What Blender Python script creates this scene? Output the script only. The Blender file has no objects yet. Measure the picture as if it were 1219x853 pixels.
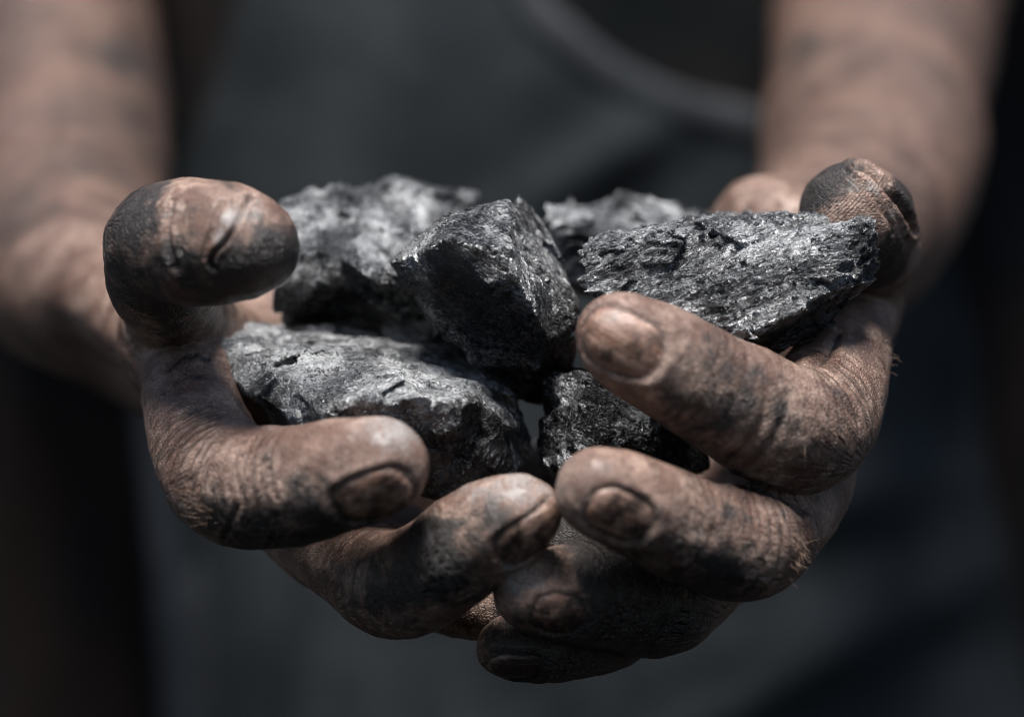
import bpy, bmesh, math, random
import numpy as np
from mathutils import Vector

# ------------------------------------------------------------------ camera
scene = bpy.context.scene
C = scene.collection
F_MM, D0, CAMZ = 107.0, 550.0, 1.10          # focal length, focus distance (mm), camera height (m)
KPX = 36.0 / F_MM / 1219.0                   # mm of world per photo pixel per mm of distance
cam_d = bpy.data.cameras.new("camera")
cam = bpy.data.objects.new("camera", cam_d)
C.objects.link(cam)
cam.location = (0, -D0 / 1000, CAMZ)
cam.rotation_euler = (math.radians(90), 0, 0)
cam_d.lens = F_MM
cam_d.sensor_width = 36
cam_d.clip_start = 0.05
cam_d.clip_end = 50
cam_d.dof.use_dof = True
cam_d.dof.focus_distance = 0.540
cam_d.dof.aperture_fstop = 6.3
cam_d.dof.aperture_blades = 0
scene.camera = cam
# ------------------------------------------------------------------ world and sun
SUN_EL, SUN_AZ = 70.0, 190.0                 # degrees; azimuth clockwise from +Y (behind the coal); 180 = camera side
world = bpy.data.worlds.new("World")
scene.world = world
world.use_nodes = True
wn = world.node_tree
sky = wn.nodes.new("ShaderNodeTexSky")
sky.sky_type = 'NISHITA'
sky.sun_disc = False
sky.sun_elevation = math.radians(SUN_EL)
sky.sun_rotation = math.radians(SUN_AZ)
wn.links.new(sky.outputs[0], wn.nodes["Background"].inputs[0])
wn.nodes["Background"].inputs[1].default_value = 0.05
sun_d = bpy.data.lights.new("sun", 'SUN')
sun_d.energy = 5.0
sun_d.angle = math.radians(24)
sun_d.color = (1.0, 0.965, 0.93)
sun = bpy.data.objects.new("sun", sun_d)
C.objects.link(sun)
el, az = math.radians(SUN_EL), math.radians(SUN_AZ)
sdir = Vector((math.sin(az) * math.cos(el), math.cos(az) * math.cos(el), math.sin(el)))
sun.rotation_euler = sdir.to_track_quat('Z', 'Y').to_euler()
scene.view_settings.view_transform = 'Standard'
scene.view_settings.look = 'None'
scene.view_settings.exposure = 0.95
scene.view_settings.gamma = 1.0
scene.render.engine = 'CYCLES'
scene.cycles.use_denoising = True
scene.cycles.max_bounces = 6
scene.cycles.pixel_filter_type = 'BLACKMAN_HARRIS'
scene.cycles.filter_width = 1.0

# ------------------------------------------------------------------ maths helpers (all lengths in mm)
f32 = np.float32


def P(px, py, d):
    Y = D0 + d
    return np.array([(px - 609.5) * KPX * Y, d, -(py - 426.5) * KPX * Y])


def R(r, d):
    return r * KPX * (D0 + d)


class Noise:
    def __init__(self, seed, n=32):
        rng = np.random.RandomState(seed)
        self.t = rng.uniform(-1, 1, (n, n, n)).astype(f32)
        self.n = n

    def __call__(self, x, y, z):
        n = self.n
        xi, yi, zi = np.floor(x).astype(np.int32), np.floor(y).astype(np.int32), np.floor(z).astype(np.int32)
        fx, fy, fz = (x - xi).astype(f32), (y - yi).astype(f32), (z - zi).astype(f32)
        fx = fx * fx * (3 - 2 * fx); fy = fy * fy * (3 - 2 * fy); fz = fz * fz * (3 - 2 * fz)
        xi %= n; yi %= n; zi %= n
        x1, y1, z1 = (xi + 1) % n, (yi + 1) % n, (zi + 1) % n
        t = self.t
        a = t[xi, yi, zi] * (1 - fx) + t[x1, yi, zi] * fx
        b = t[xi, y1, zi] * (1 - fx) + t[x1, y1, zi] * fx
        c = t[xi, yi, z1] * (1 - fx) + t[x1, yi, z1] * fx
        d = t[xi, y1, z1] * (1 - fx) + t[x1, y1, z1] * fx
        return (a * (1 - fy) + b * fy) * (1 - fz) + (c * (1 - fy) + d * fy) * fz


def fbm(nz, x, y, z, scale, octs=4, gain=0.5, ridged=False):
    out = 0; amp = 1.0; s = 1.0 / scale
    for o in range(octs):
        v = nz(x * s + 3.7 * o, (0.8 * y + 0.6 * z) * s + 1.3 * o, (-0.6 * y + 0.8 * z) * s + 9.1 * o)
        if ridged:
            v = 1 - 2 * np.abs(v)
        out = out + amp * v
        amp *= gain; s *= 2.03
        x, y = 0.8 * x + 0.6 * y, -0.6 * x + 0.8 * y
    return out


def surface_nets(F, gx, gy, gz):
    """vertices and quads of the zero level of F sampled on the tensor grid gx, gy, gz"""
    S = F < 0
    n0, n1, n2 = F.shape
    cnt = np.zeros((n0 - 1, n1 - 1, n2 - 1), np.uint8)
    for i in (0, 1):
        for j in (0, 1):
            for k in (0, 1):
                cnt += S[i:n0 - 1 + i, j:n1 - 1 + j, k:n2 - 1 + k]
    cells = np.argwhere((cnt > 0) & (cnt < 8))
    idx = np.full(cnt.shape, -1, np.int32)
    I, J, K = cells.T
    idx[I, J, K] = np.arange(len(cells))
    val = {}
    for i in (0, 1):
        for j in (0, 1):
            for k in (0, 1):
                val[i, j, k] = F[I + i, J + j, K + k].astype(np.float64)
    acc = np.zeros((len(cells), 3)); num = np.zeros(len(cells))
    corners = list(val)
    for a in corners:
        for ax in range(3):
            if a[ax] == 1:
                continue
            b = list(a); b[ax] = 1; b = tuple(b)
            va, vb = val[a], val[b]
            m = (va < 0) != (vb < 0)
            t = np.where(m, va / np.where(m, va - vb, 1), 0)
            p = np.array(a, float)[None, :].repeat(len(cells), 0)
            p[:, ax] = t
            acc += p * m[:, None]; num += m
    pos = acc / num[:, None]
    V = np.empty_like(pos)
    for ax, (g, ii) in enumerate(((gx, I), (gy, J), (gz, K))):
        V[:, ax] = g[ii] + pos[:, ax] * (g[ii + 1] - g[ii])
    quads = []
    for ax in range(3):
        A = [slice(None)] * 3; B = [slice(None)] * 3
        A[ax] = slice(0, -1); B[ax] = slice(1, None)
        ed = np.argwhere(S[tuple(A)] != S[tuple(B)])
        u, v = (ax + 1) % 3, (ax + 2) % 3
        lim = cnt.shape
        ok = (ed[:, u] > 0) & (ed[:, v] > 0) & (ed[:, u] < lim[u]) & (ed[:, v] < lim[v])
        ed = ed[ok]
        def cell(du, dv):
            c = ed.copy(); c[:, u] -= du; c[:, v] -= dv
            return idx[c[:, 0], c[:, 1], c[:, 2]]
        q = np.stack([cell(0, 0), cell(1, 0), cell(1, 1), cell(0, 1)], 1)
        flip = ~S[ed[:, 0], ed[:, 1], ed[:, 2]]
        q[flip] = q[flip][:, ::-1]
        quads.append(q)
    Q = np.concatenate(quads)
    Q = Q[(Q >= 0).all(1)]
    return V, Q


def vnormals(V, Q):
    n = np.cross(V[Q[:, 2]] - V[Q[:, 0]], V[Q[:, 3]] - V[Q[:, 1]])
    N = np.zeros_like(V)
    for c in range(4):
        for ax in range(3):
            N[:, ax] += np.bincount(Q[:, c], n[:, ax], len(V))
    return N / np.maximum(np.linalg.norm(N, axis=1, keepdims=True), 1e-12)


def relax(V, Q, it=1, w=0.5):
    for _ in range(it):
        acc = np.zeros_like(V); num = np.zeros(len(V))
        for a, b in ((0, 1), (1, 2), (2, 3), (3, 0)):
            for p, q in ((a, b), (b, a)):
                num += np.bincount(Q[:, p], minlength=len(V))
                for ax in range(3):
                    acc[:, ax] += np.bincount(Q[:, p], V[Q[:, q], ax], len(V))
        V = V * (1 - w) + w * acc / np.maximum(num, 1)[:, None]
    return V


def link_mesh(name, V, Q, mat, parent=None, smooth=True):
    me = bpy.data.meshes.new(name)
    V = np.asarray(V, float) * 0.001
    V[:, 2] += CAMZ
    me.vertices.add(len(V))
    me.vertices.foreach_set("co", V.astype(f32).ravel())
    Q = np.asarray(Q)
    k = Q.shape[1]
    me.loops.add(Q.size)
    me.loops.foreach_set("vertex_index", Q.astype(np.int32).ravel())
    me.polygons.add(len(Q))
    me.polygons.foreach_set("loop_start", np.arange(0, Q.size, k, dtype=np.int32))
    me.polygons.foreach_set("use_smooth", np.full(len(Q), smooth))
    me.update(calc_edges=True)
    me.validate()
    me.materials.append(mat)
    o = bpy.data.objects.new(name, me)
    C.objects.link(o)
    if parent is not None:
        o.parent = parent
    return o


def attr(o, name, arr, typ='FLOAT'):
    a = o.data.attributes.new(name, typ, 'POINT')
    if typ == 'FLOAT':
        a.data.foreach_set("value", np.asarray(arr, f32).ravel())
    else:
        a.data.foreach_set("vector", np.asarray(arr, f32).ravel())


def tag(o, label=None, cat=None, group=None, kind=None):
    for k, v in (('label', label), ('category', cat), ('group', group), ('kind', kind)):
        if v:
            o[k] = v


def axis(lo, hi, flo, fhi, h, hmax, grow=1.12):
    g = list(np.arange(flo, fhi + h, h))
    s = h
    while g[-1] < hi:
        s = min(s * grow, hmax); g.append(g[-1] + s)
    s = h; left = [g[0]]
    while left[-1] > lo:
        s = min(s * grow, hmax); left.append(left[-1] - s)
    return np.array(left[:0:-1] + g)


def smin(a, b, k):
    h = np.maximum(k - np.abs(a - b), 0) / k
    return np.minimum(a, b) - h * h * k * 0.25


# ------------------------------------------------------------------ node helpers
class NT:
    def __init__(self, name):
        self.m = bpy.data.materials.new(name)
        self.m.use_nodes = True
        self.t = self.m.node_tree
        self.b = self.t.nodes["Principled BSDF"]

    def n(self, typ, **kw):
        x = self.t.nodes.new(typ)
        for k, v in kw.items():
            setattr(x, k, v)
        return x

    def L(self, a, b):
        self.t.links.new(a, b)

    def val(self, sock, v):
        if isinstance(v, (int, float)):
            sock.default_value = v
        elif isinstance(v, (tuple, list)):
            sock.default_value = v
        else:
            self.L(v, sock)

    def math(self, op, a, b=0.0, c=0.0, clamp=False):
        x = self.n("ShaderNodeMath", operation=op)
        x.use_clamp = clamp
        self.val(x.inputs[0], a); self.val(x.inputs[1], b); self.val(x.inputs[2], c)
        return x.outputs[0]

    def ramp(self, v, lo, hi, a=0.0, b=1.0):
        x = self.n("ShaderNodeMapRange", interpolation_type='SMOOTHSTEP')
        self.val(x.inputs[0], v)
        self.val(x.inputs[1], lo); self.val(x.inputs[2], hi)
        self.val(x.inputs[3], a); self.val(x.inputs[4], b)
        return x.outputs[0]

    def mix(self, f, a, b):
        x = self.n("ShaderNodeMix", data_type='RGBA')
        self.val(x.inputs[0], f)
        self.val(x.inputs[6], a if not isinstance(a, tuple) else (*a, 1))
        self.val(x.inputs[7], b if not isinstance(b, tuple) else (*b, 1))
        return x.outputs[2]

    def attr(self, name, out='Fac'):
        x = self.n("ShaderNodeAttribute", attribute_name=name)
        return x.outputs[out]

    def obj_mm(self, sc=(1, 1, 1)):
        tc = self.n("ShaderNodeTexCoord")
        mp = self.n("ShaderNodeMapping")
        mp.inputs['Scale'].default_value = tuple(1000 * s for s in sc)
        self.L(tc.outputs['Object'], mp.inputs[0])
        return mp.outputs[0]

    def noise(self, vec, scale, detail=4, rough=0.5, dist=0.0, typ='FBM'):
        x = self.n("ShaderNodeTexNoise")
        x.noise_type = typ
        x.inputs['Scale'].default_value = scale
        x.inputs['Detail'].default_value = detail
        x.inputs['Roughness'].default_value = rough
        x.inputs['Distortion'].default_value = dist
        self.L(vec, x.inputs['Vector'])
        return x.outputs[0]

    def voro(self, vec, scale, feature='F1', out='Distance'):
        x = self.n("ShaderNodeTexVoronoi", feature=feature)
        x.inputs['Scale'].default_value = scale
        self.L(vec, x.inputs['Vector'])
        return x.outputs[out]

    def vmul(self, v, s):
        x = self.n("ShaderNodeVectorMath", operation='MULTIPLY')
        self.L(v, x.inputs[0]); x.inputs[1].default_value = s
        return x.outputs[0]

    def bump(self, h, dist, strength=1.0, normal=None):
        x = self.n("ShaderNodeBump")
        x.inputs['Strength'].default_value = strength
        x.inputs['Distance'].default_value = dist
        self.L(h, x.inputs['Height'])
        if normal is not None:
            self.L(normal, x.inputs['Normal'])
        return x.outputs[0]


# ------------------------------------------------------------------ materials
def skin_material():
    t = NT("sooty_skin")
    mm = t.obj_mm()
    fc = t.attr("fc", 'Vector')
    soot_shade = t.attr("soot_shade"); dust = t.attr("dust"); joint = t.attr("joint")
    nail = t.attr("nail"); nu = t.attr("nailu"); pad = t.attr("pad"); edge = t.attr("nedge")
    # base skin tone
    n1 = t.noise(mm, 0.12, 4, 0.55)
    n2 = t.noise(mm, 0.55, 5, 0.6)
    col = t.mix(t.ramp(n1, 0.35, 0.65), (0.130, 0.072, 0.052), (0.38, 0.262, 0.208))
    red = t.noise(mm, 0.07, 3, 0.5)
    col = t.mix(t.ramp(red, 0.48, 0.68, 0, 0.3), col, (0.23, 0.118, 0.084))
    col = t.mix(t.ramp(n2, 0.40, 0.66, 0, 0.7), col, (0.12, 0.058, 0.038))
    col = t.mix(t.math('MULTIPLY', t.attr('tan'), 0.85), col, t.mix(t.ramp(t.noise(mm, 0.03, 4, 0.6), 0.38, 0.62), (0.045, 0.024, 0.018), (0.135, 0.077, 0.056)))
    # creases running across the fingers
    w1 = t.noise(t.vmul(fc, (0.85, 0.085, 1.0)), 1.0, 3, 0.6, 0.3)
    w2 = t.noise(t.vmul(fc, (2.1, 0.22, 1.0)), 1.0, 2, 0.5, 0.2)
    l1 = t.ramp(t.math('ABSOLUTE', t.math('SUBTRACT', w1, 0.5)), 0.0, 0.045, 1, 0)
    l2 = t.ramp(t.math('ABSOLUTE', t.math('SUBTRACT', w2, 0.5)), 0.0, 0.07, 1, 0)
    onfin = t.ramp(joint, 0.05, 0.8)
    lines = t.math('MAXIMUM', t.math('MULTIPLY', l1, onfin), t.math('MULTIPLY', t.math('MULTIPLY', l2, 0.5), t.ramp(joint, 0.0, 0.5)))
    fine = t.voro(t.vmul(mm, (1, 1, 1)), 1.1, 'DISTANCE_TO_EDGE')
    finel = t.ramp(fine, 0.0, 0.16, 1, 0)
    pores = t.noise(mm, 3.2, 3, 0.6)
    notnail = t.ramp(nail, -0.1, 0.15)
    lines = t.math('MULTIPLY', lines, notnail)
    # soot and painted underside shade: broad blotches broken by noise, plus grime in the creases
    sn = t.noise(mm, 0.22, 6, 0.62, 0.6)
    sn2 = t.noise(mm, 1.6, 4, 0.65)
    smix = t.math('ADD', soot_shade, t.math('ADD', t.math('MULTIPLY', t.math('SUBTRACT', sn, 0.5), 1.9), t.math('MULTIPLY', t.math('SUBTRACT', sn2, 0.5), 0.9)))
    smear = t.noise(t.vmul(fc, (0.55, 0.16, 1.0)), 1.0, 5, 0.65, 0.5)
    smix = t.math('ADD', smix, t.math('ADD', t.math('MULTIPLY', t.math('SUBTRACT', smear, 0.5), 1.2), 0.20))
    sm = t.ramp(smix, 0.25, 1.0)
    grit = t.noise(mm, 2.4, 5, 0.75)
    sm = t.math('MAXIMUM', sm, t.ramp(t.math('ADD', grit, t.math('MULTIPLY', sn, 0.5)), 0.78, 0.98, 0, 0.6))
    grime = t.math('MULTIPLY', lines, 0.62)
    sm = t.math('MAXIMUM', sm, grime)
    sm = t.math('MAXIMUM', sm, t.math('MULTIPLY', finel, 0.32))
    sm = t.math('MAXIMUM', sm, t.ramp(t.attr('crk'), 0.25, 0.9, 0, 0.95))
    specks = t.voro(mm, 0.33)
    spk = t.math('MULTIPLY', t.ramp(specks, 0.05, 0.12, 1, 0), t.ramp(t.noise(mm, 0.15, 2), 0.5, 0.62))
    sm = t.math('MAXIMUM', sm, t.math('MULTIPLY', spk, 0.8))
    dn = t.math('ADD', dust, t.math('ADD', t.math('MULTIPLY', t.math('SUBTRACT', sn, 0.5), 1.2), t.math('MULTIPLY', t.math('SUBTRACT', sn2, 0.5), 1.8)))
    dm = t.ramp(dn, 0.30, 1.05, 0, 0.75)
    col = t.mix(sm, col, (0.022, 0.017, 0.015))
    col = t.mix(dm, col, (0.34, 0.325, 0.315))
    # nails
    nn = t.noise(t.vmul(fc, (0.18, 0.75, 1.0)), 1.0, 4, 0.6)
    ncol = t.mix(t.ramp(nn, 0.35, 0.65), (0.17, 0.09, 0.062), (0.34, 0.22, 0.17))
    nd = t.ramp(t.math('ADD', t.noise(mm, 0.3, 5, 0.6), t.math('MULTIPLY', soot_shade, 0.25)), 0.42, 0.72)
    ncol = t.mix(nd, ncol, (0.035, 0.024, 0.02))
    inn = t.ramp(nail, -0.12, 0.0, 1, 0)
    col = t.mix(inn, col, ncol)
    rim = t.ramp(t.math('ABSOLUTE', t.math('SUBTRACT', nail, 0.12)), 0.0, 0.30, 1, 0)
    rim = t.math('MULTIPLY', rim, t.ramp(sn2, 0.3, 0.6, 0.35, 1.0))
    col = t.mix(t.math('MULTIPLY', rim, 0.8), col, (0.012, 0.009, 0.008))
    pale = t.ramp(t.math('ABSOLUTE', t.math('SUBTRACT', edge, 1.0)), 0.3, 0.85, 1, 0)
    col = t.mix(t.math('MULTIPLY', pale, 0.6), col, (0.45, 0.36, 0.30))
    t.L(col, t.b.inputs['Base Color'])
    rg = t.ramp(t.noise(mm, 0.9, 3), 0.3, 0.7, 0.27, 0.50)
    rg = t.math('SUBTRACT', rg, t.math('MULTIPLY', inn, 0.12))
    t.L(rg, t.b.inputs['Roughness'])
    t.b.inputs['Specular IOR Level'].default_value = 0.5
    t.b.inputs['Coat Weight'].default_value = 0.16
    t.b.inputs['Coat Roughness'].default_value = 0.32
    t.b.inputs['Subsurface Weight'].default_value = 0.10
    t.b.inputs['Subsurface Radius'].default_value = (1.0, 0.35, 0.2)
    t.b.inputs['Subsurface Scale'].default_value = 0.002
    # relief
    ridges = t.math('SINE', t.math('MULTIPLY', t.attr("padr"), 2 * math.pi / 0.52))
    ridges = t.math('MULTIPLY', ridges, t.ramp(pad, 0.1, 0.6))
    nb = t.noise(t.vmul(fc, (0.06, 2.2, 1.0)), 1.0, 3, 0.6)
    h = t.math('MULTIPLY', lines, -0.6)
    h = t.math('ADD', h, t.math('MULTIPLY', t.math('MULTIPLY', finel, notnail), -0.12))
    h = t.math('ADD', h, t.math('MULTIPLY', t.math('MULTIPLY', pores, notnail), 0.16))
    h = t.math('ADD', h, t.math('MULTIPLY', ridges, 0.06))
    h = t.math('ADD', h, t.math('MULTIPLY', t.math('MULTIPLY', nb, inn), 0.16))
    h = t.math('ADD', h, t.math('MULTIPLY', sn2, 0.22))
    t.L(t.bump(h, 0.001), t.b.inputs['Normal'])
    return t.m


def coal_material(name, lo, hi, dust, dustamt, streak=(1, 1, 1), rough=(0.25, 0.45), metal=0.9, facet=1.0, tilt=0.0):
    """black coal whose tiny fracture faces shine like graphite; dust is the pale powder lying on it"""
    t = NT(name)
    mm = t.obj_mm()
    nz = t.n("ShaderNodeTexNoise"); nz.inputs['Scale'].default_value = 0.45; nz.inputs['Detail'].default_value = 3
    t.L(mm, nz.inputs['Vector'])
    sc = t.n("ShaderNodeVectorMath", operation='MULTIPLY_ADD'); t.L(nz.outputs['Color'], sc.inputs[0]); sc.inputs[1].default_value = (2.6, 2.6, 2.6)
    rot = t.n("ShaderNodeMapping"); rot.inputs['Rotation'].default_value = (0, math.radians(tilt), 0); t.L(mm, rot.inputs[0])
    t.L(t.vmul(rot.outputs[0], streak), sc.inputs[2])
    ms = sc.outputs[0]
    a = t.noise(ms, 0.32, 6, 0.7)
    b = t.noise(ms, 1.7, 5, 0.7)
    c = t.noise(mm, 0.09, 4, 0.6)

    def facets(scale, amp):
        v = t.n("ShaderNodeTexVoronoi", feature='F1'); v.inputs['Scale'].default_value = scale
        t.L(ms, v.inputs['Vector'])
        d = t.n("ShaderNodeVectorMath", operation='SUBTRACT'); t.L(ms, d.inputs[0]); t.L(v.outputs['Position'], d.inputs[1])
        e = t.n("ShaderNodeVectorMath", operation='SUBTRACT'); t.L(v.outputs['Color'], e.inputs[0]); e.inputs[1].default_value = (0.5, 0.5, 0.5)
        q = t.n("ShaderNodeVectorMath", operation='DOT_PRODUCT'); t.L(d.outputs[0], q.inputs[0]); t.L(e.outputs[0], q.inputs[1])
        return t.math('MULTIPLY', q.outputs['Value'], amp), v.outputs['Color']
    f0, c0 = facets(0.15, 1.5 * facet)
    f1, c1 = facets(0.42, 1.7 * facet)
    f2, c2 = facets(1.25, 1.3 * facet)
    f3, c3 = facets(3.2, 0.8 * facet)
    vn = t.n("ShaderNodeTexVoronoi", feature='DISTANCE_TO_EDGE'); vn.inputs['Scale'].default_value = 0.24
    t.L(ms, vn.inputs['Vector'])
    cl = t.math('MULTIPLY', t.ramp(vn.outputs['Distance'], 0.0, 0.05, 1, 0), t.ramp(a, 0.5, 0.62))
    big = t.noise(t.vmul(ms, (1, 1, 1)), 0.11, 3, 0.6)
    col = t.mix(t.ramp(t.math('ADD', t.math('MULTIPLY', t.math('SUBTRACT', big, 0.46), 0.5), t.math('MULTIPLY', a, 0.6), t.math('MULTIPLY', b, 0.4)), 0.42, 0.60), lo, hi)
    dm = t.ramp(t.math('ADD', t.math('MULTIPLY', c, 0.55), t.math('MULTIPLY', b, 0.45)), 0.56 - 0.2 * dustamt, 0.66 - 0.1 * dustamt)
    dm = t.math('MULTIPLY', dm, min(1.0, dustamt * 1.3))
    col = t.mix(dm, col, dust)
    pt = t.ramp(t.math('ADD', t.attr('shade_patch'), t.math('MULTIPLY', t.math('SUBTRACT', a, 0.5), 1.2)), 0.3, 0.7)  # painted shade: blackens the front and lower faces of the lumps
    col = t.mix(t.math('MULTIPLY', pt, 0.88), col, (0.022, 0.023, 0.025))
    pit = t.ramp(t.math('SUBTRACT', t.noise(ms, 2.6, 4, 0.7), t.math('MULTIPLY', t.math('SUBTRACT', big, 0.5), 0.5)), 0.56, 0.66)
    blk = t.math('MAXIMUM', cl, t.math('MULTIPLY', pit, 0.85))
    col = t.mix(blk, col, (0.006, 0.006, 0.007))
    t.L(col, t.b.inputs['Base Color'])
    t.L(t.ramp(b, 0.3, 0.7, rough[0], rough[1]), t.b.inputs['Roughness'])
    t.b.inputs['Specular IOR Level'].default_value = 0.6
    t.L(t.math('MULTIPLY', t.math('SUBTRACT', 1.0, t.math('MULTIPLY', dm, 0.75)), metal), t.b.inputs['Metallic'])
    h = t.math('ADD', t.math('MULTIPLY', a, 1.1), t.math('MULTIPLY', b, 0.38))
    h = t.math('ADD', h, f0)
    h = t.math('ADD', h, t.math('ADD', f1, t.math('ADD', f2, f3)))
    h = t.math('ADD', h, t.math('MULTIPLY', blk, -0.35))
    t.L(t.bump(h, 0.001, 0.9), t.b.inputs['Normal'])
    return t.m


def cloth_material(name, c1, c2, scale=0.02, weave=1.2, rough=0.85):
    t = NT(name)
    mm = t.obj_mm()
    n = t.noise(mm, scale, 5, 0.6)
    col = t.mix(t.ramp(n, 0.35, 0.65), c1, c2)
    t.L(col, t.b.inputs['Base Color'])
    t.b.inputs['Roughness'].default_value = rough
    t.b.inputs['Specular IOR Level'].default_value = 0.12
    w = t.n("ShaderNodeTexWave"); w.inputs['Scale'].default_value = weave
    t.L(mm, w.inputs['Vector'])
    w.inputs['Distortion'].default_value = 1.0
    t.L(t.bump(t.math('ADD', t.math('MULTIPLY', w.outputs['Fac'], 0.2), t.math('MULTIPLY', t.noise(mm, 0.1, 4), 1.5)), 0.001, 0.6), t.b.inputs['Normal'])
    return t.m


# ------------------------------------------------------------------ hands and arms
# every chain: control points (px, py, depth mm, radius px) from the tip inwards
DORS = {}
FINGERS = [
    # name, points(tip first), dorsal dir, joints as control index, nail(px,py,d, dorsal, half length, half width)
    dict(n='Lthumb', pts=[(297, 294, -29, 59), (262, 289, -26, 70), (225, 288, -20, 73), (196, 292, -12, 67), (194, 328, -3, 66), (212, 374, 12, 57), (214, 415, 24, 52)],
         nd=(-0.15, -0.75, 0.65), joints=[3], nail=None),
    dict(n='Lindex', pts=[(456, 552, -34, 55), (405, 565, -31, 64), (352, 577, -26, 68), (300, 580, -20, 70), (262, 562, -14, 66), (236, 510, -4, 60), (224, 450, 8, 54), (222, 405, 22, 52)],
         nd=(-0.05, -0.80, -0.45), joints=[2, 4], nail=(453, 566, -34, (0.12, -0.86, -0.42), 6.4, 5.2)),
    dict(n='Lmiddle', pts=[(622, 612, -30, 47), (585, 627, -28, 54), (545, 655, -24, 57), (505, 685, -18, 61), (465, 693, -12, 60), (420, 668, -3, 54), (375, 640, 8, 50), (330, 590, 26, 50), (300, 530, 42, 50)],
         nd=(0.0, -0.8, -0.5), joints=[2, 4], nail=(638, 622, -31, (0.22, -0.86, -0.36), 6.4, 4.6)),
    dict(n='Lring', pts=[(640, 712, -2, 38), (600, 716, 0, 42), (555, 712, 2, 44), (500, 695, 8, 46), (440, 660, 22, 48), (380, 600, 48, 48)],
         nd=(0.0, -0.8, -0.5), joints=[2, 3], nail=None),
    dict(n='Lpinky', pts=[(712, 640, -4, 32), (660, 648, 0, 37), (600, 662, 10, 40), (530, 670, 24, 40), (470, 640, 40, 42), (440, 600, 60, 42)],
         nd=(0.0, -0.8, -0.5), joints=[2], nail=None),
    dict(n='Rindex', pts=[(738, 402, -31, 53), (782, 425, -29, 60), (830, 452, -26, 63), (885, 482, -21, 69), (935, 510, -16, 72), (968, 500, -8, 74), (992, 455, 4, 62), (1010, 405, 18, 50), (1012, 360, 34, 46)],
         nd=(-0.1, -0.97, -0.15), joints=[2, 4.6], nail=(731, 402, -31, (-0.10, -0.99, 0.02), 6.4, 5.6)),
    dict(n='Rmiddle', pts=[(712, 583, -36, 51), (748, 598, -34, 56), (795, 618, -30, 58), (845, 638, -24, 64), (888, 645, -18, 66), (925, 622, -8, 58), (955, 580, 4, 56), (965, 530, 20, 54), (960, 480, 38, 50)],
         nd=(0.0, -0.9, -0.35), joints=[2, 4.2], nail=(727, 600, -36, (0.16, -0.95, -0.24), 5.6, 4.7)),
    dict(n='Rring', pts=[(633, 703, -24, 45), (667, 705, -21, 53), (705, 702, -15, 62), (750, 708, -9, 66), (788, 712, -5, 64), (835, 690, 4, 50), (880, 640, 20, 48), (910, 570, 44, 48)],
         nd=(0.0, -0.9, -0.35), joints=[2, 4], nail=(652, 716, -24, (0.14, -0.90, -0.32), 5.0, 4.1)),
    dict(n='Rpinky', pts=[(603, 771, -12, 35), (630, 768, -11, 39), (665, 765, -8, 41), (705, 758, -3, 41), (745, 740, 4, 40), (800, 690, 18, 40), (860, 610, 46, 42)],
         nd=(0.0, -0.85, -0.5), joints=[2, 4], nail=(607, 780, -12, (0.0, -0.85, -0.5), 4.5, 3.6)),
    dict(n='Rthumb', pts=[(1016, 255, 8, 63), (1026, 272, 14, 64), (1036, 300, 22, 54), (1020, 310, 32, 50), (980, 292, 42, 48), (930, 268, 50, 50), (905, 268, 60, 56), (915, 300, 72, 64)],
         nd=(0.75, -0.15, 0.6), joints=[2.5], nail=None),
]
PALMS = {
    'L': [((222, 405, 22, 50), (300, 520, 42, 52)), ((300, 520, 42, 52), (380, 595, 50, 50)), ((380, 595, 50, 50), (450, 610, 60, 42)),
          ((222, 405, 22, 50), (120, 345, 95, 62)), ((300, 520, 42, 52), (125, 365, 105, 60)), ((380, 590, 52, 48), (140, 395, 110, 58)), ((450, 600, 62, 40), (160, 420, 112, 55)),
          ((205, 415, 24, 48), (110, 320, 92, 60)), ((222, 405, 26, 50), (300, 480, 60, 48)), ((330, 385, 62, 42), (150, 350, 100, 60)), ((330, 385, 62, 40), (420, 520, 66, 36)),
          ((208, 392, 18, 46), (290, 410, 52, 46)), ((420, 520, 66, 36), (520, 600, 62, 34)), ((560, 590, 40, 36), (640, 560, 36, 34))],
    'R': [((1012, 360, 34, 46), (960, 480, 38, 48)), ((960, 480, 38, 50), (910, 570, 46, 48)), ((910, 570, 46, 46), (860, 610, 50, 42)),
          ((1012, 365, 34, 45), (985, 300, 100, 70)), ((960, 480, 40, 48), (965, 320, 105, 70)), ((910, 560, 46, 46), (940, 330, 108, 66)), ((860, 600, 50, 42), (920, 330, 110, 60)),
          ((915, 300, 72, 64), (960, 280, 105, 76))],
}
ARMS = [  # px, py, d, r
    [(106, 350, 98, 106), (85, 305, 135, 122), (75, 220, 185, 125), (65, 110, 240, 128), (45, -10, 290, 142), (20, -110, 325, 165), (-20, -330, 385, 180), (-70, -700, 430, 200)],
    [(982, 300, 102, 108), (1018, 255, 135, 124), (1042, 150, 185, 130), (1055, 40, 240, 134), (1075, -60, 290, 142), (1100, -160, 325, 165), (1150, -380, 385, 180), (1230, -720, 430, 200)],
]


def catmull(pts, sub=5):
    pts = np.asarray(pts, float)
    ext = np.vstack([2 * pts[0] - pts[1], pts, 2 * pts[-1] - pts[-2]])
    out = []
    for i in range(1, len(ext) - 2):
        p0, p1, p2, p3 = ext[i - 1:i + 3]
        for s in range(sub):
            u = s / sub
            out.append(0.5 * ((2 * p1) + (-p0 + p2) * u + (2 * p0 - 5 * p1 + 4 * p2 - p3) * u * u + (-p0 + 3 * p1 - 3 * p2 + p3) * u ** 3))
    out.append(pts[-1])
    return np.array(out)


def world_chain(pts, sub=5):
    a = np.array([[*P(x, y, d), R(r, d)] for x, y, d, r in pts])
    return catmull(a, sub)


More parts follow.
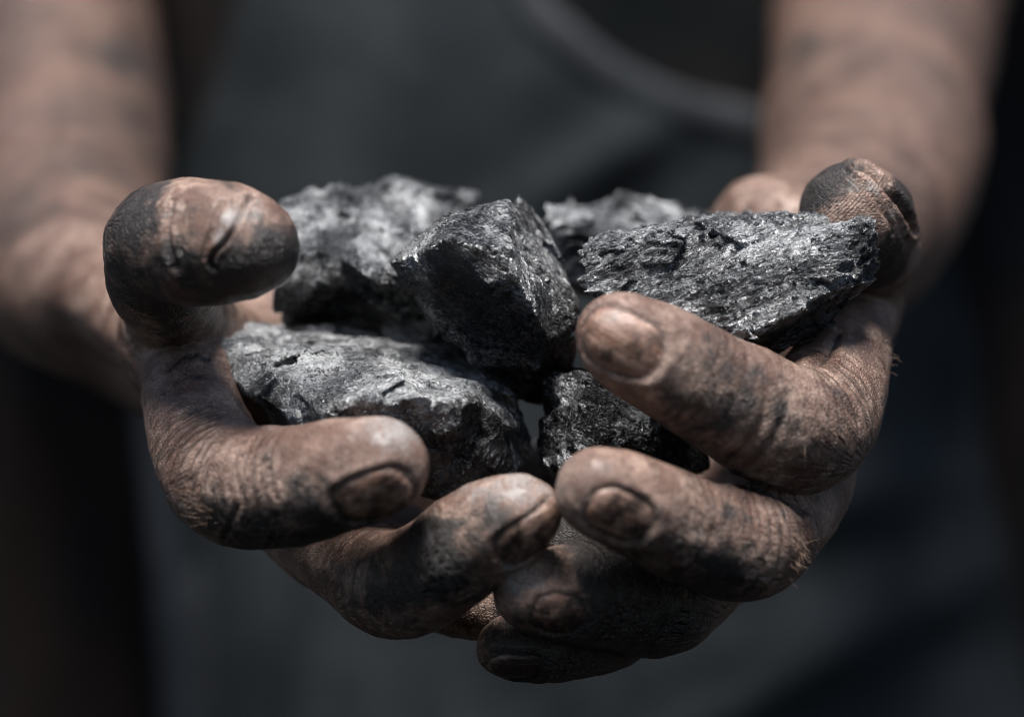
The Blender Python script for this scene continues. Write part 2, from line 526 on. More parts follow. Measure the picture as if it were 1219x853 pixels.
def cap_field(X, Y, Z, a, b, ra, rb):
    ba = b - a
    L2 = max(float(ba @ ba), 1e-6)
    t = ((X - a[0]) * ba[0] + (Y - a[1]) * ba[1] + (Z - a[2]) * ba[2]) / L2
    t = np.clip(t, 0, 1)
    dx = X - a[0] - t * ba[0]; dy = Y - a[1] - t * ba[1]; dz = Z - a[2] - t * ba[2]
    return np.sqrt(dx * dx + dy * dy + dz * dz) - (ra + (rb - ra) * t)


GX = axis(-330, 330, -77, 73, 0.46, 9.0)
GY = axis(-50, 620, -46, 52, 0.46, 9.0)
GZ = axis(-330, 400, -64, 42, 0.46, 9.0)


def box(lo, hi):
    s = []
    for g, l, h in zip((GX, GY, GZ), lo, hi):
        s.append(slice(max(0, np.searchsorted(g, l) - 1), min(len(g), np.searchsorted(g, h) + 1)))
    return tuple(s)


def stamp(F, segs, margin, k=0.0):
    for a, b, ra, rb in segs:
        r = max(ra, rb) + margin
        s = box(np.minimum(a, b) - r, np.maximum(a, b) + r)
        X = GX[s[0]].astype(f32)[:, None, None]; Y = GY[s[1]].astype(f32)[None, :, None]; Z = GZ[s[2]].astype(f32)[None, None, :]
        v = cap_field(X, Y, Z, a, b, ra, rb).astype(f32)
        F[s] = smin(F[s], v, k) if k > 0 else np.minimum(F[s], v)


def build_body():
    shape = (len(GX), len(GY), len(GZ))
    total = np.full(shape, 50.0, f32)
    chains = {}
    for f in FINGERS:
        c = world_chain(f['pts'])
        chains[f['n']] = c
    for side in 'LR':
        base = np.full(shape, 50.0, f32)
        arm = world_chain(ARMS['LR'.index(side)], 4)
        segs = [(arm[i, :3], arm[i + 1, :3], arm[i, 3], arm[i + 1, 3]) for i in range(len(arm) - 1)]
        stamp(base, segs, 22)
        ps = [(P(*a[:3]), P(*b[:3]), R(a[3], a[2]), R(b[3], b[2])) for a, b in PALMS[side]]
        stamp(base, ps, 16, 7.0)
        for f in FINGERS:
            if f['n'][0] != side:
                continue
            c = chains[f['n']]
            s = box((c[:, :3] - c[:, 3:]).min(0) - 9, (c[:, :3] + c[:, 3:]).max(0) + 9)
            loc = np.full(shape, 50.0, f32) if False else None
            sub = np.full([x.stop - x.start for x in s], 50.0, f32)
            X = GX[s[0]].astype(f32); Y = GY[s[1]].astype(f32); Z = GZ[s[2]].astype(f32)
            for i in range(len(c) - 1):
                a, b, ra, rb = c[i, :3], c[i + 1, :3], c[i, 3], c[i + 1, 3]
                r = max(ra, rb) + 8
                lo, hi = np.minimum(a, b) - r, np.maximum(a, b) + r
                q = tuple(slice(max(0, np.searchsorted(g, l) - 1), np.searchsorted(g, h) + 1) for g, l, h in zip((X, Y, Z), lo, hi))
                v = cap_field(X[q[0]][:, None, None], Y[q[1]][None, :, None], Z[q[2]][None, None, :], a, b, ra, rb)
                sub[q] = smin(sub[q], v.astype(f32), 1.2)
            total[s] = smin(total[s], smin(sub, base[s], 7.0), 0.7)
        total = smin(total, base, 0.5)
        del base
    # torso behind the arms
    X = GX.astype(f32)[:, None, None]; Y = GY.astype(f32)[None, :, None]; Z = GZ.astype(f32)[None, None, :]
    ys = slice(np.searchsorted(GY, 300), len(GY))
    Y = Y[:, ys]
    q = np.sqrt((X / 172) ** 2 + ((Y - 455) / 105) ** 2) - 1
    tor = np.maximum(q * 100, np.abs(Z - 20) - 300).astype(f32)
    total[:, ys] = smin(total[:, ys], tor, 12.0)
    total[0] = total[-1] = 20; total[:, 0] = total[:, -1] = 20; total[:, :, 0] = total[:, :, -1] = 20
    V, Q = surface_nets(total, GX, GY, GZ)
    del total
    V = relax(V, Q, 2, 0.5)
    N = vnormals(V, Q)
    nv = len(V)
    # finger coordinates and detail masks
    best = np.full(nv, 1e9)
    fc = np.zeros((nv, 3)); joint = np.zeros(nv)
    nail = np.full(nv, 9.0); nailu = np.zeros(nv); pad = np.zeros(nv); padr = np.zeros(nv); nedge = np.full(nv, 9.0); crk = np.zeros(nv)
    disp = np.zeros(nv)
    for fi, f in enumerate(FINGERS):
        c = chains[f['n']]
        m = np.where(((V > (c[:, :3] - c[:, 3:]).min(0) - 3) & (V < (c[:, :3] + c[:, 3:]).max(0) + 3)).all(1))[0]
        p = V[m]
        bd = np.full(len(m), 1e9); u = np.zeros(len(m)); rel = np.zeros((len(m), 3)); rad = np.ones(len(m))
        cum = 0; cums = [0]
        for i in range(len(c) - 1):
            a, b = c[i, :3], c[i + 1, :3]
            ba = b - a; L = np.linalg.norm(ba)
            t = np.clip(((p - a) @ ba) / (L * L), 0, 1)
            e = p - a - t[:, None] * ba
            r_ = c[i, 3] + (c[i + 1, 3] - c[i, 3]) * t
            dd = np.linalg.norm(e, axis=1) - r_
            k = dd < bd
            bd[k] = dd[k]; u[k] = cum + t[k] * L; rel[k] = e[k]; rad[k] = r_[k]
            cum += L; cums.append(cum)
        # tip: extend u over the cap
        t0 = c[0, :3] - c[2, :3]; t0 /= np.linalg.norm(t0)
        ext = np.maximum((p - c[0, :3]) @ t0, 0)
        u = u - ext
        nd = np.array(f['nd'], float); nd /= np.linalg.norm(nd)
        sd = np.cross(t0, nd); sd /= np.linalg.norm(sd)
        ang = np.arctan2(rel @ sd, rel @ nd)
        ok = bd < best[m]
        k = m[ok]
        best[k] = bd[ok]
        fc[k] = np.stack([u, ang * rad, np.full(len(m), 7.3 * fi + 1)], 1)[ok]
        dors = np.clip(np.cos(ang) * 0.8 + 0.45, 0, 1)
        jm = np.full(len(m), 0.10)
        dsp = np.zeros(len(m))
        for q_ in f['joints']:
            uj = np.interp(q_ * 5, np.arange(len(cums)), cums)
            wdt = 8.0 if q_ > 3 else 3.2
            g = np.exp(-((u - uj) / wdt) ** 2)
            jm = jm + g
            dsp += 0.35 * g * dors
        jm *= dors * (bd < 1.2)
        joint[k] = jm[ok]
        dsp = dsp * (bd < 1.5)
        # finger pad ridges
        pd = np.clip(-np.cos(ang), 0, 1) * np.exp(-((u - 3) / 9) ** 2)
        if f['n'] in ('Rthumb', 'Lthumb'):
            pc = P(972, 212, 6) if f['n'] == 'Rthumb' else P(330, 340, -22)
            dd = np.linalg.norm((p - pc) * np.array([1, 1, 1.0]), axis=1)
            pad[k] = (np.clip(1.5 - dd / 11, 0, 1) * (u < 8))[ok]
            padr[k] = dd[ok]
        if f['nail']:
            x, y, d, nn, hl, hw = f['nail']
            nc = P(x, y, d); nn = np.array(nn, float)
            tt = t0.copy()
            if f['n'] == 'Rthumb':
                tt = np.array([0.12, -0.95, 0.28])
            if f['n'] == 'Lthumb':
                tt = np.array([0.95, -0.15, -0.30])
            nn = nn - tt * (nn @ tt) / (tt @ tt); nn /= np.linalg.norm(nn); tt /= np.linalg.norm(tt)
            ss = np.cross(tt, nn)
            e = p - nc
            uu = e @ tt
            rr = max(c[0, 3], 7)
            base_pt = nc
            lat = np.arctan2(e @ ss, np.maximum(e @ nn, 0.01)) if False else (e @ ss) / rr
            vv = np.arcsin(np.clip(lat, -1, 1)) * rr
            pw = 2.6
            qn = (np.abs(uu / hl) ** pw + np.abs(vv / hw) ** pw) ** (1 / pw)
            s_ = (qn - 1) * min(hl, hw)
            s_ = s_ + 0.22 * fbm(NZ, p[:, 0], p[:, 1], p[:, 2], 2.2, 3)
            front = (p - (c[0, :3])) @ nn > 0.15 * rr
            s_ = np.where(front, s_, 9.0)
            nail[k] = np.minimum(nail[k], s_[ok])
            nailu[k] = (uu / hl)[ok]
            fe = np.where(s_ < 3, s_ + 4 * (uu < 0.35 * hl), 9)
            nedge[k] = fe[ok] if f['n'] in ('Lthumb', 'Rthumb') else 9.0
            # groove, flat plate, raised fold
            grv = np.exp(-((s_ - 0.15) / 0.45) ** 2)
            fold = np.exp(-((s_ - 1.5) / 0.9) ** 2)
            plate = 1 / (1 + np.exp(np.clip((s_ + 0.1) / 0.12, -30, 30)))
            dist_edge = np.clip((uu / hl), -1, 1)
            big = 1.6 if 'thumb' in f['n'] else 1.0
            amt = -0.45 * grv * big + 0.24 * fold * big * (0.8 - 0.4 * dist_edge) - plate * (0.25 - 0.3 * dist_edge)
            amt = amt * (s_ < 5)
            dsp = dsp + amt
        disp[k] = dsp[ok]
    # deep creases drawn where the photo shows them: polylines of (px,py,depth), width, depth
    for pts, w, dp in CREASES:
        c = catmull([P(*q) for q in pts], 6)
        mg = np.array([5, 12, 5])
        m = np.where(((V > c.min(0) - mg) & (V < c.max(0) + mg)).all(1) & (N[:, 1] < 0.1))[0]
        p = V[m]; bd = np.full(len(m), 1e9)
        jit = 0.32 * fbm(NZ2, p[:, 0], p[:, 1], p[:, 2], 2.4, 3)
        p = p + jit[:, None] * np.array([1.0, 0, 0.5])
        for i in range(len(c) - 1):
            ba = c[i + 1] - c[i]; t = np.clip(((p - c[i]) @ ba) / (ba @ ba), 0, 1)
            e = p - c[i] - t[:, None] * ba
            bd = np.minimum(bd, np.sqrt(e[:, 0] ** 2 + e[:, 2] ** 2 + (0.03 * e[:, 1]) ** 2))
        crk[m] = np.maximum(crk[m], min(1.0, dp) * np.exp(-(bd / (0.8 * w)) ** 2))
        disp[m] += -dp * np.exp(-(bd / w) ** 2) + 0.28 * dp * np.exp(-((bd - 2.2 * w) / w) ** 2)
    near = np.clip((120 - V[:, 1]) / 60, 0, 1)
    lump = fbm(NZ, V[:, 0], V[:, 1], V[:, 2], 9.0, 3)
    disp += 0.28 * lump * near + 0.14 * fbm(NZ2, V[:, 0], V[:, 1], V[:, 2], 2.6, 2) * near * (nail > 0.4)
    far = 1 - near
    disp += far * 2.0 * fbm(NZ2, V[:, 0], V[:, 1], V[:, 2], 38, 2)
    V = V + N * disp[:, None]
    # soot mixed with painted underside shade, and dust stains
    soot_shade = np.zeros(nv); dust = np.zeros(nv)
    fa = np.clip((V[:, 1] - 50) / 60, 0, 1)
    soot_shade += fa * (0.30 + 0.25 * fbm(NZ, V[:, 0], V[:, 1], V[:, 2], 44, 3))
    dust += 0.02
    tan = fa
    for arr, blobs in ((soot_shade, SOOT_SHADE), (dust, DUST)):
        for x, y, d, r, s in blobs:
            c = P(x, y, d); rr = R(r, d)
            e = (V - c) / rr
            q2 = e[:, 0] ** 2 + e[:, 2] ** 2 + (0.45 * e[:, 1]) ** 2
            arr += s * np.exp(-q2 * 1.3)
    mat = skin_material()
    o = link_mesh("body", V, Q, mat)
    attr(o, 'fc', fc, 'FLOAT_VECTOR'); attr(o, 'joint', joint); attr(o, 'nail', nail); attr(o, 'nailu', nailu)
    attr(o, 'pad', pad); attr(o, 'padr', padr); attr(o, 'soot_shade', soot_shade); attr(o, 'dust', dust); attr(o, 'nedge', nedge); attr(o, 'crk', crk); attr(o, 'tan', tan)
    return o


NZ, NZ2 = Noise(3), Noise(11)
CREASES = [
    ([(306, 238, -28), (297, 236, -31), (291, 248, -34), (284, 264, -36), (271, 284, -37), (258, 299, -37), (250, 314, -37), (256, 319, -37)], 0.36, 1.5),
    ([(268, 240, -31), (258, 262, -35), (248, 286, -37), (244, 306, -37)], 0.45, 0.6),
    ([(1022, 196, 0), (1036, 203, -2), (1054, 220, -2), (1070, 240, 0), (1084, 262, 4), (1088, 275, 6)], 0.6, 2.1),
    ([(1008, 204, 0), (1022, 216, -2), (1040, 234, -2), (1056, 254, -2), (1066, 276, 0)], 0.4, 0.5),
    ([(208, 236, -28), (200, 265, -31), (203, 300, -31), (214, 322, -30)], 0.6, 1.0),
    ([(222, 240, -31), (214, 268, -34), (217, 300, -34)], 0.4, 0.5),
    ([(955, 608, -20), (935, 592, -22), (905, 580, -18), (870, 570, -14)], 0.8, 1.3),
    ([(893, 562, -30), (918, 530, -32), (934, 500, -32), (940, 470, -30)], 0.75, 0.4),
    ([(872, 550, -30), (895, 525, -32), (908, 498, -32), (912, 460, -30)], 0.7, 0.32),
    ([(522, 608, -34), (515, 625, -34), (518, 645, -34)], 0.4, 0.5),
    ([(200, 440, 0), (225, 420, -2), (250, 425, 0)], 0.9, 0.9),
    ([(195, 470, -4), (215, 448, -8), (228, 420, -4)], 0.5, 0.7),
    ([(215, 500, -14), (240, 480, -16), (262, 482, -10)], 0.6, 0.7),
    ([(1000, 395, 0), (985, 420, -4), (960, 440, -4)], 0.8, 0.9),
    ([(268, 640, -24), (285, 600, -32), (282, 560, -30)], 0.45, 0.5),
    ([(318, 655, -26), (330, 610, -40), (322, 560, -36)], 0.35, 0.35),
]
SOOT_SHADE = [  # soot stains, plus shade painted under and between the fingers
    (700, 640, -10, 60, 1.3),  # px, py, depth, radius px, strength
    (338, 322, -34, 60, 1.7), (290, 362, -28, 56, 1.4), (205, 300, -31, 16, 1.0), (150, 325, -6, 44, 1.0), (200, 350, -16, 50, 0.9), (185, 240, -14, 50, 0.45), (205, 300, -24, 18, 0.9), (165, 262, -20, 56, 1.0), (270, 225, -30, 24, 0.4), (230, 320, -34, 36, 0.5), (240, 380, 5, 60, 0.5),
    (350, 590, -45, 26, 0.9), (375, 575, -45, 20, 0.7), (455, 575, -44, 34, 0.35), (300, 655, -30, 60, 1.0), (390, 640, -35, 55, 1.0), (480, 690, -30, 40, 0.6), (840, 700, -30, 60, 0.5), (800, 530, -30, 40, 0.4),
    (500, 650, -35, 52, 0.9), (545, 690, -30, 50, 0.6), (580, 620, -38, 40, 0.6), (640, 640, -36, 34, 0.4), (470, 720, -20, 50, 0.5),
    (985, 208, 6, 44, 1.0), (955, 240, 8, 38, 1.0), (1040, 300, 12, 40, 0.6), (1078, 232, 6, 30, 1.1), (1060, 320, 8, 40, 0.7),
    (840, 420, -34, 36, 0.35), (935, 500, -30, 30, 0.5), (870, 560, -20, 40, 0.5), (728, 605, -45, 26, 0.5), (860, 500, -36, 46, 0.6), (900, 450, -34, 36, 0.45), (800, 470, -36, 30, 0.35), (985, 480, -20, 30, 0.3), (1000, 560, -10, 40, 0.4), (800, 640, -36, 40, 0.4), (860, 680, -30, 40, 0.6), (760, 640, -38, 22, 0.5), (880, 610, -30, 30, 0.3), (250, 600, -30, 40, 0.4), (215, 570, -10, 30, 0.5), (290, 540, -36, 24, 0.3), (230, 470, -6, 30, 0.35), (430, 700, -24, 40, 0.4), (510, 625, -34, 26, 0.5),
    (730, 670, -22, 44, 0.9), (720, 740, -22, 40, 0.6), (790, 730, -15, 60, 0.7), (630, 785, -14, 70, 1.2), (700, 770, -10, 60, 0.6), (740, 760, -8, 80, 0.9), (800, 760, 0, 60, 0.6),
    (960, 570, 0, 40, 0.5), (900, 700, -20, 50, 0.35), (1050, 410, 20, 22, 0.5), (175, 340, 180, 50, 0.3), (150, 60, 200, 34, 0.7), (60, 300, 120, 60, 0.5), (115, 275, 110, 30, 0.7),
    (960, 60, 180, 28, 0.7), (1050, 30, 200, 60, 0.4), (1060, 200, 140, 40, 0.4), (60, 420, 110, 60, 0.6),
]
DUST = [
    (274, 260, -36, 15, 1.1), (262, 285, -37, 13, 1.0), (300, 246, -34, 26, 0.6), (1040, 224, 0, 12, 0.8), (1062, 256, 0, 12, 0.8),
    (470, 510, -38, 44, 0.75), (430, 500, -38, 30, 0.4), (620, 575, -34, 44, 0.8), (560, 590, -30, 36, 0.45), (640, 520, 30, 60, 1.3), (640, 480, 40, 60, 1.2),
    (690, 560, -40, 44, 0.35), (622, 685, -32, 36, 0.75), (900, 240, 30, 60, 0.5), (190, 235, -10, 44, 0.35), (245, 250, -22, 40, 0.25), (715, 365, -34, 30, 0.3),
    (240, 540, -25, 40, 0.25),
]
person = bpy.data.objects.new("person", None)
C.objects.link(person)
person.location = (0, 0.45, CAMZ - 0.28)
tag(person, "person in a dark shirt and grey apron holding coal in two cupped sooty hands", "person")
body = build_body()


def adopt(child, parent):
    child.parent = parent
    w = parent.location
    p = parent
    inv = Vector((0, 0, 0))
    while p is not None:
        inv += Vector(p.location); p = p.parent
    child.location = Vector(child.location) - inv


adopt(body, person)

# ------------------------------------------------------------------ clothing
def torso_front(x, off):
    return 455 - (105 + off) * np.sqrt(np.clip(1 - (x / (172 + off)) ** 2, 0.0, 1))


def build_shirt():
    gx = np.arange(-225, 226, 5.0); gy = np.arange(320, 600, 5.0); gz = np.arange(-320, 360, 5.0)
    X = gx[:, None, None]; Y = gy[None, :, None]; Z = gz[None, None, :]
    n = fbm(NZ, X + 0 * Y + 0 * Z, 0.6 * Y + 0 * X + 0 * Z, 0.35 * Z + 0 * X + 0 * Y, 42, 3)
    q = (np.sqrt((X / 180) ** 2 + ((Y - 455) / 113) ** 2) - 1) * 110 + 3.5 * n
    F = np.maximum(q, np.abs(Z - 15) - 310).astype(f32)
    for side, s in zip('LR', ARMS):
        a = world_chain(s, 4)
        for i in range(len(a) - 1):
            if a[i, 2] < 190:
                continue
            v = cap_field(X, Y, Z, a[i, :3], a[i + 1, :3], a[i, 3] + 9, a[i + 1, 3] + 9)
            F = smin(F, v.astype(f32), 10)
    F[0] = F[-1] = 9; F[:, 0] = F[:, -1] = 9; F[:, :, 0] = F[:, :, -1] = 9
    V, Q = surface_nets(F, gx, gy, gz)
    V = relax(V, Q, 1)
    return link_mesh("shirt", V, Q, cloth_material("black_shirt_cloth", (0.004, 0.006, 0.007), (0.014, 0.0085, 0.007), 0.014))


def sheet(name, lf, rt, ylo, yhi, mat, fold, thick=1.8, off=13, nu=150, nv=260):
    """cloth panel between two outline functions of photo height, lying on the torso"""
    py = np.linspace(ylo, yhi, nv)
    u = np.linspace(0, 1, nu)
    L = np.interp(py, *zip(*lf)); Rr = np.interp(py, *zip(*rt))
    px = L[:, None] * (1 - u) + Rr[:, None] * u
    PY = py[:, None].repeat(nu, 1)
    d = np.full_like(px, 340.0)
    for _ in range(4):
        Y = D0 + d
        x = (px - 609.5) * KPX * Y
        d = torso_front(x, off)
    z = -(PY - 426.5) * KPX * (D0 + d)
    d = d - fold(px, PY)
    F = np.stack([x, d, z], -1).reshape(-1, 3)
    B = F.copy(); B[:, 1] += thick
    i = np.arange(nv * nu).reshape(nv, nu)
    q = np.stack([i[:-1, :-1], i[:-1, 1:], i[1:, 1:], i[1:, :-1]], -1).reshape(-1, 4)
    qs = [q[:, ::-1], q + nv * nu]
    n = nv * nu
    for line in (i[0], i[-1][::-1], i[:, 0][::-1], i[:, -1]):
        a, b = line[:-1], line[1:]
        qs.append(np.stack([a, b, b + n, a + n], 1))
    return link_mesh(name, np.vstack([F, B]), np.vstack(qs), mat)


def wave(px, py, cx, cy, ang, width, amp, length=1e9):
    a = math.radians(ang)
    t = (px - cx) * math.sin(a) + (py - cy) * math.cos(a)
    s = (px - cx) * math.cos(a) - (py - cy) * math.sin(a)
    return amp * np.exp(-(t / width) ** 2 - (s / length) ** 2)


def apron_fold(px, py):
    n = fbm(NZ, px, 0.45 * py, 0 * px, 260, 3)
    h = 3.5 * n
    h += wave(px, py, 1030, 590, 12, 46, 5, 170)      # fold under the right hand
    h += wave(px, py, 1020, 720, 22, 52, 6, 240)
    h += wave(px, py, 960, 800, 28, 40, 6, 240)
    h += wave(px, py, 222, 650, 88, 30, 10, 500) + wave(px, py, 330, 700, 86, 34, 6, 300)
    h += wave(px, py, 480, 60, 80, 70, 7, 300) + wave(px, py, 720, 190, 30, 40, 5, 120)
    return h


def build_apron():
    lf = [(-320, 345), (-60, 300), (120, 250), (260, 190), (400, 155), (600, 172), (853, 196), (1150, 205)]
    rt = [(-320, 560), (-80, 585), (0, 628), (40, 665), (80, 712), (110, 760), (132, 815), (142, 862), (152, 900), (200, 1020), (290, 1125), (400, 1160), (550, 1172), (700, 1205), (853, 1240), (1150, 1260)]
    mat = cloth_material("grey_apron_cloth", (0.012, 0.015, 0.017), (0.031, 0.036, 0.040), 0.014, 0.9, 0.75)
    a = sheet("apron", lf, rt, -320, 1150, mat, apron_fold, nv=420)
    adopt(a, person)
    # turned hem on the curved armhole; wide pale left strip paints a lit edge
    hm = cloth_material("hem_and_lit_edge_cloth", (0.036, 0.040, 0.045), (0.052, 0.056, 0.062), 0.03)
    for line, r in (([(585, -80), (628, 0), (665, 40), (712, 80), (760, 108), (815, 130), (862, 141), (905, 152)], 5.5),
                    ([(188, 400), (192, 500), (204, 600), (216, 720), (226, 853), (232, 1000)], 8.0)):
        pts = catmull(line, 8)
        out = []
        for px, py in pts:
            d = 330.0
            for _ in range(4):
                d = float(torso_front((px - 609.5) * KPX * (D0 + d), 13))
            d -= float(apron_fold(np.array(px), np.array(py)))
            out.append(P(px, py, d))
        out = np.array(out)
        tan = np.gradient(out, axis=0); tan /= np.linalg.norm(tan, axis=1)[:, None]
        side = np.cross(tan, [0, -1, 0]); side /= np.linalg.norm(side, axis=1)[:, None]
        k = 10
        ring = []
        for j in range(k):
            an = 2 * math.pi * j / k
            ring.append(out + side * (r * math.cos(an)) + np.array([0, -1, 0]) * (1.6 * math.sin(an)))
        V = np.stack(ring, 1).reshape(-1, 3)
        Q = []
        for i in range(len(out) - 1):
            for j in range(k):
                Q.append((i * k + j, i * k + (j + 1) % k, (i + 1) * k + (j + 1) % k, (i + 1) * k + j))
        h = link_mesh("hem_and_lit_edge", V, Q, hm)
        h.parent = a
        h.matrix_parent_inverse.identity()
        h.location = -(Vector(a.location) + Vector(person.location))


shirt = build_shirt(); adopt(shirt, person)
build_apron()

# stray hairs on the knuckles
def build_hair():
    rng = random.Random(5)
    V, Q = [], []
    spots = [(235, 600, -26, 26, 26, (-1, -0.3, 0.25), 3.2), (938, 655, -22, 22, 34, (0.5, -0.5, -0.7), 3.0), (955, 530, -30, 40, 22, (-0.6, -0.6, 0.2), 3.4),
             (1045, 425, 8, 14, 16, (0.8, -0.2, -0.4), 2.6), (240, 545, -24, 34, 14, (-0.8, -0.6, 0.1), 2.4)]
    for px, py, d, rr, n, dr, ln in spots:
        for _ in range(n):
            a = P(px + rng.gauss(0, rr * .5), py + rng.gauss(0, rr * .5), d)
            # settle on the skin: nearest body vertex
            j = ((BV - a) ** 2).sum(1).argmin()
            p = BV[j].copy()
            v = np.array(dr) + np.array([rng.gauss(0, .45) for _ in range(3)]); v /= np.linalg.norm(v)
            bend = np.array([rng.gauss(0, .35) for _ in range(3)])
            L = 0.62 * ln * rng.uniform(.5, 1.3)
            i0 = len(V)
            for s in range(6):
                t = s / 5
                c = p + v * L * t + bend * L * t * t
                w = 0.035 * (1 - 0.8 * t)
                for k in range(3):
                    an = 2.09 * k
                    V.append(c + np.array([w * math.cos(an), w * math.sin(an), w * math.sin(an + 1)]))
            for s in range(5):
                for k in range(3):
                    Q.append((i0 + s * 3 + k, i0 + s * 3 + (k + 1) % 3, i0 + s * 3 + 3 + (k + 1) % 3, i0 + s * 3 + 3 + k))
    t = NT("pale_hair")
    t.b.inputs['Base Color'].default_value = (0.35, 0.24, 0.17, 1)
    t.b.inputs['Roughness'].default_value = 0.4
    return link_mesh("hair", V, Q, t.m)


BV = np.empty(len(body.data.vertices) * 3, f32)
body.data.vertices.foreach_get("co", BV)
BV = BV.reshape(-1, 3).astype(float); BV[:, 2] -= CAMZ; BV *= 1000
BV = BV[BV[:, 1] < 60]
hair = build_hair(); adopt(hair, person); hair["kind"] = "stuff"


# ------------------------------------------------------------------ coal
def hull_planes(pts):
    bm = bmesh.new()
    for p in pts:
        bm.verts.new(p)
    r = bmesh.ops.convex_hull(bm, input=bm.verts)
    bm.normal_update()
    cen = np.mean(pts, 0)
    pl = []
    for f in bm.faces:
        n = np.array(f.normal); p = np.array(f.verts[0].co)
        if np.linalg.norm(n) < .5:
            continue
        if n @ (p - cen) < 0:
            n = -n
        d = n @ p
        if any(n @ a > 0.985 and abs(d - e) < 1.5 for a, e in pl):
            continue
        pl.append((n, d))
    bm.free()
    return pl


def build_rock(name, hulls, mat, seed, h=0.36, rnd=0.35, facet=1.3, nseed=60, rough=0.5, rscale=6.0, strata=None, pit=0.0, shade_patches=()):
    H = [[P(*q) for q in hl] for hl in hulls]
    allp = np.vstack([np.array(x) for x in H])
    lo, hi = allp.min(0) - 4, allp.max(0) + 4
    g = [np.arange(lo[i], hi[i] + h, h) for i in range(3)]
    X, Y, Z = np.meshgrid(*[q.astype(f32) for q in g], indexing='ij')
    nz = Noise(seed)
    rng = np.random.RandomState(seed)
    wx = 1.3 * fbm(nz, X, Y, Z, 7.0, 2)
    wy = 1.3 * fbm(nz, Y + 40, Z, X, 7.0, 2)
    Xw, Yw, Zw = X + wx * rough, Y + wy * rough, Z + wx * rough * 0.7
    F = None
    for pts in H:
        pts = np.array(pts)
        f = np.full(X.shape, -50, f32)
        for n, d in hull_planes(pts):
            v = (Xw * n[0] + Yw * n[1] + Zw * n[2] - d).astype(f32)
            f = -smin(-f, -v, rnd)
        F = f if F is None else smin(F, f, 0.6)
    # broken facets: every cell of the surface has its own slightly tilted plane
    S = rng.uniform(lo, hi, (nseed, 3)); A = rng.normal(0, 1, (nseed, 3)); A /= np.linalg.norm(A, axis=1)[:, None]
    off = rng.uniform(-1, 1, nseed)
    band = np.abs(F) < 3.5
    xb, yb, zb, xw, yw = X[band], Y[band], Z[band], Xw[band], Yw[band]
    def cells(S, A, off, tilt, wrp):
        best = np.full(len(xb), 1e9, f32); val = np.zeros(len(xb), f32)
        qx, qy, qz = xb + wrp * (xw - xb) * 2, yb + wrp * (yw - yb) * 2, zb
        for s, a, o in zip(S, A, off):
            dx, dy, dz = qx - s[0], qy - s[1], qz - s[2]
            dd = dx * dx + dy * dy + dz * dz
            k = dd < best
            best[k] = dd[k]
            val[k] = (tilt * (a[0] * dx + a[1] * dy + a[2] * dz) + o)[k]
        return val
    disp = facet * (0.45 * cells(S, A, off, 0.22, 1.0))
    S2 = rng.uniform(lo, hi, (nseed * 5, 3)); A2 = rng.normal(0, 1, (nseed * 5, 3)); A2 /= np.linalg.norm(A2, axis=1)[:, None]
    disp += facet * 0.30 * cells(S2, A2, rng.uniform(-1, 1, nseed * 5), 0.35, 1.5)
    disp += rough * (0.42 * fbm(nz, xb, yb, zb, rscale, 5, 0.62) + 0.32 * fbm(nz, zb + 9, xb, yb, rscale * 0.6, 4, 0.6, True))
    if strata:
        bn, per, amp = strata
        bn = np.array(bn, float); bn /= np.linalg.norm(bn)
        t = (xb * bn[0] + yb * bn[1] + zb * bn[2]) / per + 1.2 * fbm(nz, xb, yb, zb, 12, 3)
        saw = t - np.floor(t)
        disp += amp * (np.abs(saw - 0.3) * 1.6 - 0.5) + amp * 0.25 * nz(xb * .12, yb * .12, np.floor(t) * 7.1)
    if pit:
        v = fbm(nz, xb, yb, zb, 1.6, 3, 0.6)
        disp += pit * np.minimum(v, 0.1)
    F[band] -= disp.astype(f32)
    F[0] = F[-1] = 5; F[:, 0] = F[:, -1] = 5; F[:, :, 0] = F[:, :, -1] = 5
    V, Q = surface_nets(F, *g)
    # keep the largest island only
    V = relax(V, Q, 1, 0.25)
    par = np.arange(len(V))
    a = np.concatenate([Q[:, 0], Q[:, 1]]); b = np.concatenate([Q[:, 1], Q[:, 2]])
    lab = par.copy()
    for _ in range(400):
        m = np.minimum(lab[a], lab[b])
        old = lab.copy()
        np.minimum.at(lab, a, m); np.minimum.at(lab, b, m)
        lab = lab[lab]
        if (lab == old).all():
            break
    big = np.bincount(lab).argmax()
    keep = lab == big
    Q = Q[keep[Q[:, 0]]]
    remap = np.cumsum(keep) - 1
    V = V[keep]; Q = remap[Q]
    o = link_mesh(name, V, Q, mat)
    pt = np.zeros(len(V))  # strength of the shade painted on the lump's darker faces
    for x, y, d, r, st in shade_patches:
        e = (V - P(x, y, d)) / R(r, d)
        pt += st * np.exp(-(e ** 2).sum(1) * 1.2)
    attr(o, 'shade_patch', pt)
    # origin at the middle of the lump
    c = V.mean(0) * 0.001; c[2] += CAMZ
    o.data.transform(__import__('mathutils').Matrix.Translation(-Vector(c)))
    o.location = c
    return o


